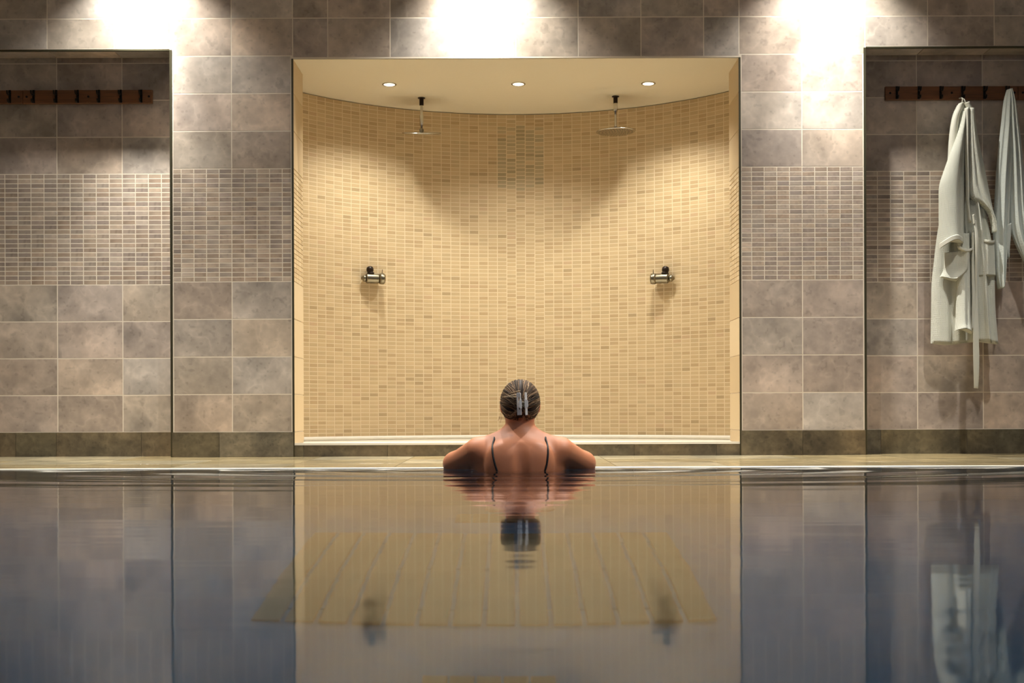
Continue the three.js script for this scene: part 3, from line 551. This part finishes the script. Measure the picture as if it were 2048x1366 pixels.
// ------------------------------------------------------------------ the bather
{
  const person = tag(thing('person'), 'person with pinned-up hair resting folded arms on the pool edge, back turned, black swimsuit straps', 'person');
  person.position.set(0.031, 0, -5.16);
  // signed distance of the body, local metres: x right, y up from the water, z towards the open pool
  const smin = (a, b, k) => { const h = clamp(0.5 + 0.5 * (b - a) / k); return lerp(b, a, h) - k * h * (1 - h); };
  const cap = (p, a, b, ra, rb) => {
    const bx = b[0] - a[0], by = b[1] - a[1], bz = b[2] - a[2], px = p[0] - a[0], py = p[1] - a[1], pz = p[2] - a[2];
    const h = clamp((px * bx + py * by + pz * bz) / (bx * bx + by * by + bz * bz));
    return Math.hypot(px - bx * h, py - by * h, pz - bz * h) - lerp(ra, rb, h);
  };
  const ell = (p, c, r) => { const x = (p[0] - c[0]) / r[0], y = (p[1] - c[1]) / r[1], z = (p[2] - c[2]) / r[2], k = Math.hypot(x, y, z); return (k - 1) * Math.min(...r); };
  // torso: [y, half width, half depth, centre z]
  const TORSO = [[-0.62, 0.15, 0.1, -0.01], [-0.5, 0.178, 0.118, 0.0], [-0.38, 0.165, 0.105, 0.0], [-0.24, 0.132, 0.088, -0.005], [-0.1, 0.148, 0.098, -0.005], [0.0, 0.163, 0.102, 0.0], [0.06, 0.17, 0.099, -0.004], [0.1, 0.158, 0.088, -0.01], [0.135, 0.118, 0.072, -0.018], [0.165, 0.068, 0.054, -0.028], [0.2, 0.035, 0.035, -0.035]];
  const torsoAt = (y) => {   // smooth curve through the table
    let k = 0; while (k < TORSO.length - 2 && y > TORSO[k + 1][0]) k++;
    const A = TORSO[k], B = TORSO[k + 1], O = TORSO[Math.max(0, k - 1)], E = TORSO[Math.min(TORSO.length - 1, k + 2)], h = B[0] - A[0], t = clamp((y - A[0]) / h);
    return [1, 2, 3].map((i) => { const ma = (B[i] - O[i]) / (B[0] - O[0]) * h, mb = (E[i] - A[i]) / (E[0] - A[0]) * h, t2 = t * t, t3 = t2 * t; return (2 * t3 - 3 * t2 + 1) * A[i] + (t3 - 2 * t2 + t) * ma + (-2 * t3 + 3 * t2) * B[i] + (t3 - t2) * mb; });
  };
  const torso = (p) => { const [a, b, c] = torsoAt(clamp(p[1], -0.62, 0.2)), d = (Math.hypot(p[0] / a, (p[2] - c) / b) - 1) * Math.min(a, b); return Math.max(d, p[1] - 0.2, -0.6 - p[1]); };
  const arms = [];
  for (const s of [-1, 1]) {
    const sh = [s * 0.178, 0.075, -0.01], el = [s * 0.278, 0.022, -0.12], wr = [s * 0.112, 0.048, s > 0 ? -0.30 : -0.335];
    arms.push([sh, el, 0.058, 0.047], [el, wr, 0.044, 0.026], [[s * 0.135, 0.04, -0.02], [s * 0.12, -0.12, -0.01], 0.06, 0.05]);
    const hand = [wr[0] - s * 0.08, 0.042, wr[2] - 0.012];
    arms.push([wr, hand, 0.026, 0.024]);
    for (let f = 0; f < 4; f++) { const b = [hand[0] - s * 0.008, 0.045 - 0.004 * f, hand[2] - 0.03 + f * 0.019], m = [b[0] - s * [0.034, 0.038, 0.036, 0.03][f], 0.044, b[2] - 0.003], e = [m[0] - s * [0.026, 0.032, 0.03, 0.022][f], 0.028, m[2] + 0.002]; arms.push([b, m, 0.0095, 0.009, 1], [m, e, 0.009, 0.0075, 1]); }
    const tb = [wr[0] - s * 0.022, 0.045, wr[2] + 0.024]; arms.push([tb, [tb[0] - s * 0.034, 0.04, tb[2] + 0.024], 0.012, 0.01, 1], [[tb[0] - s * 0.034, 0.04, tb[2] + 0.024], [tb[0] - s * 0.06, 0.032, tb[2] + 0.026], 0.0098, 0.008, 1]);
  }
  const HEAD = [0.004, 0.282, -0.05];
  const legs = [];
  for (const s of [-1, 1]) legs.push([[s * 0.09, -0.56, 0.0], [s * 0.1, -0.9, 0.05], 0.085, 0.058], [[s * 0.1, -0.9, 0.05], [s * 0.1, -1.24, 0.1], 0.055, 0.035], [[s * 0.1, -1.25, 0.1], [s * 0.105, -1.27, -0.06], 0.034, 0.026]);
  function body(p) {
    let d = torso(p);
    if (p[1] > -0.12) {
      d = smin(d, cap(p, [0.003, 0.1, -0.025], [0.004, 0.25, -0.04], 0.056, 0.046), 0.045);   // neck
      for (const s of [-1, 1]) {
        d = smin(d, cap(p, [s * 0.03, 0.148, -0.025], [s * 0.165, 0.092, -0.015], 0.034, 0.04), 0.035);   // trapezius to shoulder
        d = smin(d, ell(p, [s * 0.078, 0.02, 0.076], [0.045, 0.075, 0.022]), 0.045);   // shoulder blade
      }
      let f = 9;
      for (const a of arms) { if (a[4]) f = Math.min(f, cap(p, a[0], a[1], a[2], a[3])); else d = smin(d, cap(p, a[0], a[1], a[2], a[3]), 0.03); }
      d = smin(d, f, 0.006);
      // spine hollow and the hollows beside the shoulder blades
      d = -smin(-d, cap(p, [0.004, 0.1, 0.112], [0.004, -0.12, 0.122], 0.02, 0.018), 0.03);
      // head with face turned to the wall
      let h = ell(p, HEAD, [0.073, 0.1, 0.092]);
      h = smin(h, ell(p, [0.004, 0.225, -0.09], [0.052, 0.055, 0.055]), 0.03);
      h = smin(h, cap(p, [0.004, 0.285, -0.142], [0.004, 0.257, -0.155], 0.008, 0.014), 0.012);   // nose
      h = smin(h, ell(p, [0.004, 0.226, -0.142], [0.024, 0.011, 0.012]), 0.008);   // lips
      for (const s of [-1, 1]) { h = -smin(-h, ell(p, [0.004 + s * 0.031, 0.285, -0.148], [0.018, 0.012, 0.016]), 0.012); h = smin(h, ell(p, [0.004 + s * 0.031, 0.284, -0.13], [0.013, 0.012, 0.012]), 0.003); h = smin(h, ell(p, [0.004 + s * 0.077, 0.27, -0.05], [0.01, 0.03, 0.018]), 0.006); }
      d = smin(d, h, 0.03);
    } 
    if (p[1] < -0.4) for (const a of legs) d = smin(d, cap(p, a[0], a[1], a[2], a[3]), 0.04);
    return d;
  }
  const LO = [-0.36, -1.31, -0.42], HI = [0.36, 0.41, 0.17], n = 168, mc = new MarchingCubes(n, M.skin, false, false, 600000);
  const half = n / 2;
  for (let k = 0; k < n; k++) for (let j = 0; j < n; j++) for (let i = 0; i < n; i++) {
    const f = (q, a) => lerp(LO[a], HI[a], ((q - half) / half + 1) / 2);
    mc.field[k * n * n + j * n + i] = -body([f(i, 0), f(j, 1), f(k, 2)]);
  }
  mc.isolation = 0; mc.update();
  const cnt = mc.count ?? mc.geometry.drawRange.count, raw = mc.positionArray.slice(0, cnt * 3);
  for (let i = 0; i < raw.length; i++) { const a = i % 3; raw[i] = lerp(LO[a], HI[a], (raw[i] + 1) / 2); }
  let bg = new THREE.BufferGeometry(); bg.setAttribute('position', new THREE.Float32BufferAttribute(raw, 3)); bg = mergeVertices(bg, 1e-5);
  const P_ = bg.attributes.position, nn = new Float32Array(P_.count * 3);
  for (let i = 0; i < P_.count; i++) {
    const p = [P_.getX(i), P_.getY(i), P_.getZ(i)], e = 0.002, g = [0, 1, 2].map((a) => { const q = p.slice(), r = p.slice(); q[a] += e; r[a] -= e; return body(q) - body(r); }), l = Math.hypot(...g) || 1;
    nn.set(g.map((x) => x / l), 3 * i);
  }
  bg.setAttribute('normal', new THREE.BufferAttribute(nn, 3));
  { // make the faces agree with the outward normals
    const ix = bg.index.array, a = new THREE.Vector3(), b = new THREE.Vector3(), c = new THREE.Vector3(); let good = 0;
    for (let t = 0; t < ix.length; t += 30) { a.fromBufferAttribute(P_, ix[t]); b.fromBufferAttribute(P_, ix[t + 1]); c.fromBufferAttribute(P_, ix[t + 2]); b.sub(a).cross(c.sub(a)); good += b.x * nn[3 * ix[t]] + b.y * nn[3 * ix[t] + 1] + b.z * nn[3 * ix[t] + 2] > 0 ? 1 : -1; }
    if (good < 0) for (let t = 0; t < ix.length; t += 3) { const q = ix[t]; ix[t] = ix[t + 1]; ix[t + 1] = q; }
  }
  console.log('body vertices', P_.count);
  mesh('body', bg, M.skin, person);
  const surfaceZ = (x, y) => { let z = 0.2; for (let k = 0; k < 80; k++) { const d = body([x, y, z]); if (d < 0.0004) break; z -= d * 0.7; } return z; };
  // swimsuit: body below the water and two thin straps over the shoulders
  const sp = [], si = [], sn = 40, sm = 24;
  for (let j = 0; j <= sm; j++) { const y = lerp(-0.56, -0.075, j / sm), [a, b, c] = torsoAt(y); for (let i = 0; i <= sn; i++) { const t = i / sn * 2 * Math.PI; sp.push(Math.cos(t) * (a + 0.006), y, c + Math.sin(t) * (b + 0.024)); } }
  for (let j = 0; j < sm; j++) for (let i = 0; i < sn; i++) { const k = j * (sn + 1) + i; si.push(k, k + sn + 1, k + 1, k + 1, k + sn + 1, k + sn + 2); }
  const suit = new THREE.BufferGeometry(); suit.setAttribute('position', new THREE.Float32BufferAttribute(sp, 3)); suit.setIndex(si); suit.computeVertexNormals();
  mesh('swimsuit', suit, M.black, person);
  for (const pts of [[[-0.106, 0.13], [-0.111, 0.112], [-0.113, 0.09], [-0.11, 0.06], [-0.103, 0.03], [-0.094, 0.0], [-0.085, -0.04], [-0.08, -0.09]], [[0.11, 0.13], [0.115, 0.112], [0.118, 0.09], [0.117, 0.06], [0.113, 0.03], [0.105, 0.0], [0.095, -0.04], [0.085, -0.09]]]) {
    const line = pts.map(([x, y]) => v3(x, y, surfaceZ(x, y) + 0.0005)); const f = line[0]; line.unshift(v3(f.x, f.y - 0.002, f.z - 0.06), v3(f.x, f.y + 0.008, f.z - 0.02));
    mesh('swimsuit_strap', tube(line, 0.0042, 8, 48), M.black, person);
  }
  // hair: a cap with locks drawn round to a twist at the back
  const hair = mesh('hair', (() => { const g = new THREE.SphereGeometry(1, 48, 32); const p = g.attributes.position; for (let i = 0; i < p.count; i++) { let x = p.getX(i), y = p.getY(i), z = p.getZ(i); const f = z < -0.25 && y < 0.45 ? 0.9 : 1; const low = y < -0.55 ? 1 - 0.28 * (-0.55 - y) : 1; p.setXYZ(i, HEAD[0] + x * 0.0825 * f * low, HEAD[1] + 0.003 + y * 0.0965, HEAD[2] + 0.012 + z * (z < 0 ? 0.088 * f : 0.092)); } g.computeVertexNormals(); g.deleteAttribute('uv'); return g; })(), M.hairBase, person);
  const strands = [], tone = [[0.022, 0.013, 0.008], [0.06, 0.035, 0.02], [0.15, 0.088, 0.048], [0.28, 0.17, 0.095], [0.5, 0.34, 0.2], [0.65, 0.49, 0.33]];
  const surf = (x, y, off) => { const k = 1 - Math.pow(x / 0.0825, 2) - Math.pow(y / 0.0965, 2), bun = 0.016 * Math.exp(-Math.pow(x / 0.045, 2) - Math.pow((y + 0.022) / 0.055, 2)); return v3(HEAD[0] + x, HEAD[1] + 0.003 + y, HEAD[2] + 0.012 + 0.092 * Math.sqrt(Math.max(0.0, k)) + off + bun); };
  const lock = (pts, r, c) => {
    const g = new THREE.TubeGeometry(new THREE.CatmullRomCurve3(pts), 20, r, 5), p = g.attributes.position, col = new Float32Array(p.count * 3); g.deleteAttribute('uv');
    for (let i = 0; i < p.count; i++) { const k = 0.85 + 0.3 * ((i * 7919) % 13) / 13; col.set(c.map((q) => q * k), 3 * i); }
    g.setAttribute('color', new THREE.BufferAttribute(col, 3)); strands.push(g.toNonIndexed());
  };
  for (let k = 0; k < 420; k++) {
    const s = k % 2 ? 1 : -1, a = span(-0.95, 1.52), x0 = s * Math.cos(a) * 0.0835, y0 = Math.sin(a) * 0.0965, low = a < -0.1;
    const xe = s * span(0.002, 0.02) + (s > 0 ? 0.006 : -0.002), ye = low ? span(-0.062, -0.03) : lerp(-0.02, 0.042, clamp(a / 1.5)) + span(-0.02, 0.012);
    const sag = low ? -0.02 : 0.012 * Math.cos(a) - 0.016 * (1 - clamp(a / 1.5)), pts = [], off = span(0.0, 0.004);
    for (let i = 0; i <= 6; i++) { const t = i / 6, e = 1 - Math.pow(1 - t, 1.35), x = lerp(x0, xe, e) * (1 + 0.06 * Math.sin(Math.PI * t)), y = lerp(y0, ye, Math.pow(t, 1.25)) + sag * Math.sin(Math.PI * t); const R = Math.hypot(x / 0.0835, y / 0.0975), f = R > 1 ? 1 / R : 1; pts.push(surf(x * f, y * f, off)); }
    pts.unshift(pts[0].clone().add(v3(0, 0, -0.03)));
    const q = rnd(), c = tone[q < 0.2 ? 0 : q < 0.42 ? 1 : q < 0.64 ? 2 : q < 0.83 ? 3 : q < 0.94 ? 4 : 5];
    lock(pts, c[0] > 0.2 ? span(0.0008, 0.002) : span(0.0012, 0.003), c);
  }
  for (let k = 0; k < 10; k++) { const y = span(0.02, 0.05), pts = []; for (let i = 0; i <= 6; i++) { const t = i / 6; pts.push(surf(lerp(-0.076, 0.0, t), lerp(0.022, y, Math.sin(t * 1.4)), 0.006)); } lock(pts, span(0.0006, 0.0014), tone[4 + (k % 2)]); }
  for (const [x, y, dx, dy] of [[-0.078, -0.03, -0.016, -0.045], [-0.075, -0.035, -0.01, -0.05], [-0.066, -0.055, 0.006, -0.04], [0.07, -0.05, -0.008, -0.04], [0.072, -0.045, 0.004, -0.045], [-0.05, -0.075, 0.01, -0.03], [0.05, -0.075, -0.008, -0.028], [0.0, -0.09, 0.006, -0.03], [0.025, -0.09, -0.004, -0.03], [-0.02, -0.09, 0.004, -0.03]])
    lock([surf(x, y, 0.002), v3(HEAD[0] + x + dx * 0.4, HEAD[1] + y + dy * 0.5, HEAD[2] + 0.03), v3(HEAD[0] + x + dx, HEAD[1] + y + dy, HEAD[2] + 0.03)], 0.0007, tone[3]);
  const st = mesh('hair_strand', mergeGeometries(strands), M.hair, hair); st.userData.kind = 'stuff';

  // hair clip: two jaws with thumb tabs, a spring between them
  const clip = tag(thing('hair_clip'), 'pale plastic claw clip holding the twisted hair', 'hair clip');
  const cz = surf(0.008, -0.01, 0.008).z; clip.position.set(person.position.x + HEAD[0] + 0.008, HEAD[1] - 0.005, person.position.z + cz); clip.rotation.z = 0.035;
  const frame = new THREE.Shape(); frame.moveTo(-0.0085, -0.045); frame.lineTo(0.0075, -0.045); frame.quadraticCurveTo(0.0085, -0.045, 0.0085, -0.042); frame.lineTo(0.0085, 0.043); frame.quadraticCurveTo(0.008, 0.046, 0.005, 0.046); frame.lineTo(-0.006, 0.046); frame.quadraticCurveTo(-0.0085, 0.046, -0.0085, 0.042); frame.lineTo(-0.0085, -0.045);
  const slot = new THREE.Path(); slot.moveTo(-0.0035, -0.024); slot.lineTo(-0.0035, 0.03); slot.lineTo(0.0035, 0.03); slot.lineTo(0.0035, -0.024); slot.lineTo(-0.0035, -0.024); frame.holes.push(slot);
  const ex = { depth: 0.003, bevelEnabled: true, bevelSize: 0.0008, bevelThickness: 0.0008, bevelSegments: 2 };
  const j1 = mesh('jaw', new THREE.ExtrudeGeometry(frame, ex), M.clip, clip); j1.position.set(-0.013, 0, 0.004); j1.rotation.y = -0.35;
  const bar = new THREE.Shape(); bar.moveTo(-0.004, -0.046); bar.lineTo(0.004, -0.046); bar.lineTo(0.004, 0.046); bar.lineTo(-0.004, 0.046); bar.lineTo(-0.004, -0.046);
  const j2 = mesh('jaw', new THREE.ExtrudeGeometry(bar, ex), M.clip, clip); j2.position.set(0.015, 0, 0.004); j2.rotation.y = 0.5;
  const tab = (w) => { const t = new THREE.Shape(); t.moveTo(-w, -0.018); t.quadraticCurveTo(w * 1.6, -0.02, w, 0); t.quadraticCurveTo(w * 1.6, 0.02, -w, 0.018); t.lineTo(-w, -0.018); return new THREE.ExtrudeGeometry(t, { ...ex, depth: 0.004 }); };
  const t1 = mesh('thumb_tab', tab(0.0052), M.clip, clip); t1.position.set(-0.008, 0, 0.013); t1.rotation.set(0, 0, Math.PI);
  const t2 = mesh('thumb_tab', tab(0.0065), M.clip, clip); t2.position.set(0.0165, 0, 0.013);
  const coil = []; for (let i = 0; i <= 80; i++) { const t = i / 80; coil.push(v3(lerp(-0.004, 0.011, 0.5) + 0.0045 * Math.cos(t * 50), lerp(-0.011, 0.011, t), 0.012 + 0.0045 * Math.sin(t * 50))); }
  mesh('spring', tube(coil, 0.0009, 5, 240), M.dullMetal, clip);
  mesh('hinge', [rod(v3(-0.008, 0.006, 0.012), v3(0.014, 0.006, 0.012), 0.0022, 0.0022, 8), rod(v3(-0.008, -0.006, 0.012), v3(0.014, -0.006, 0.012), 0.0022, 0.0022, 8)], M.clip, clip);
}

renderer.render(scene, camera);
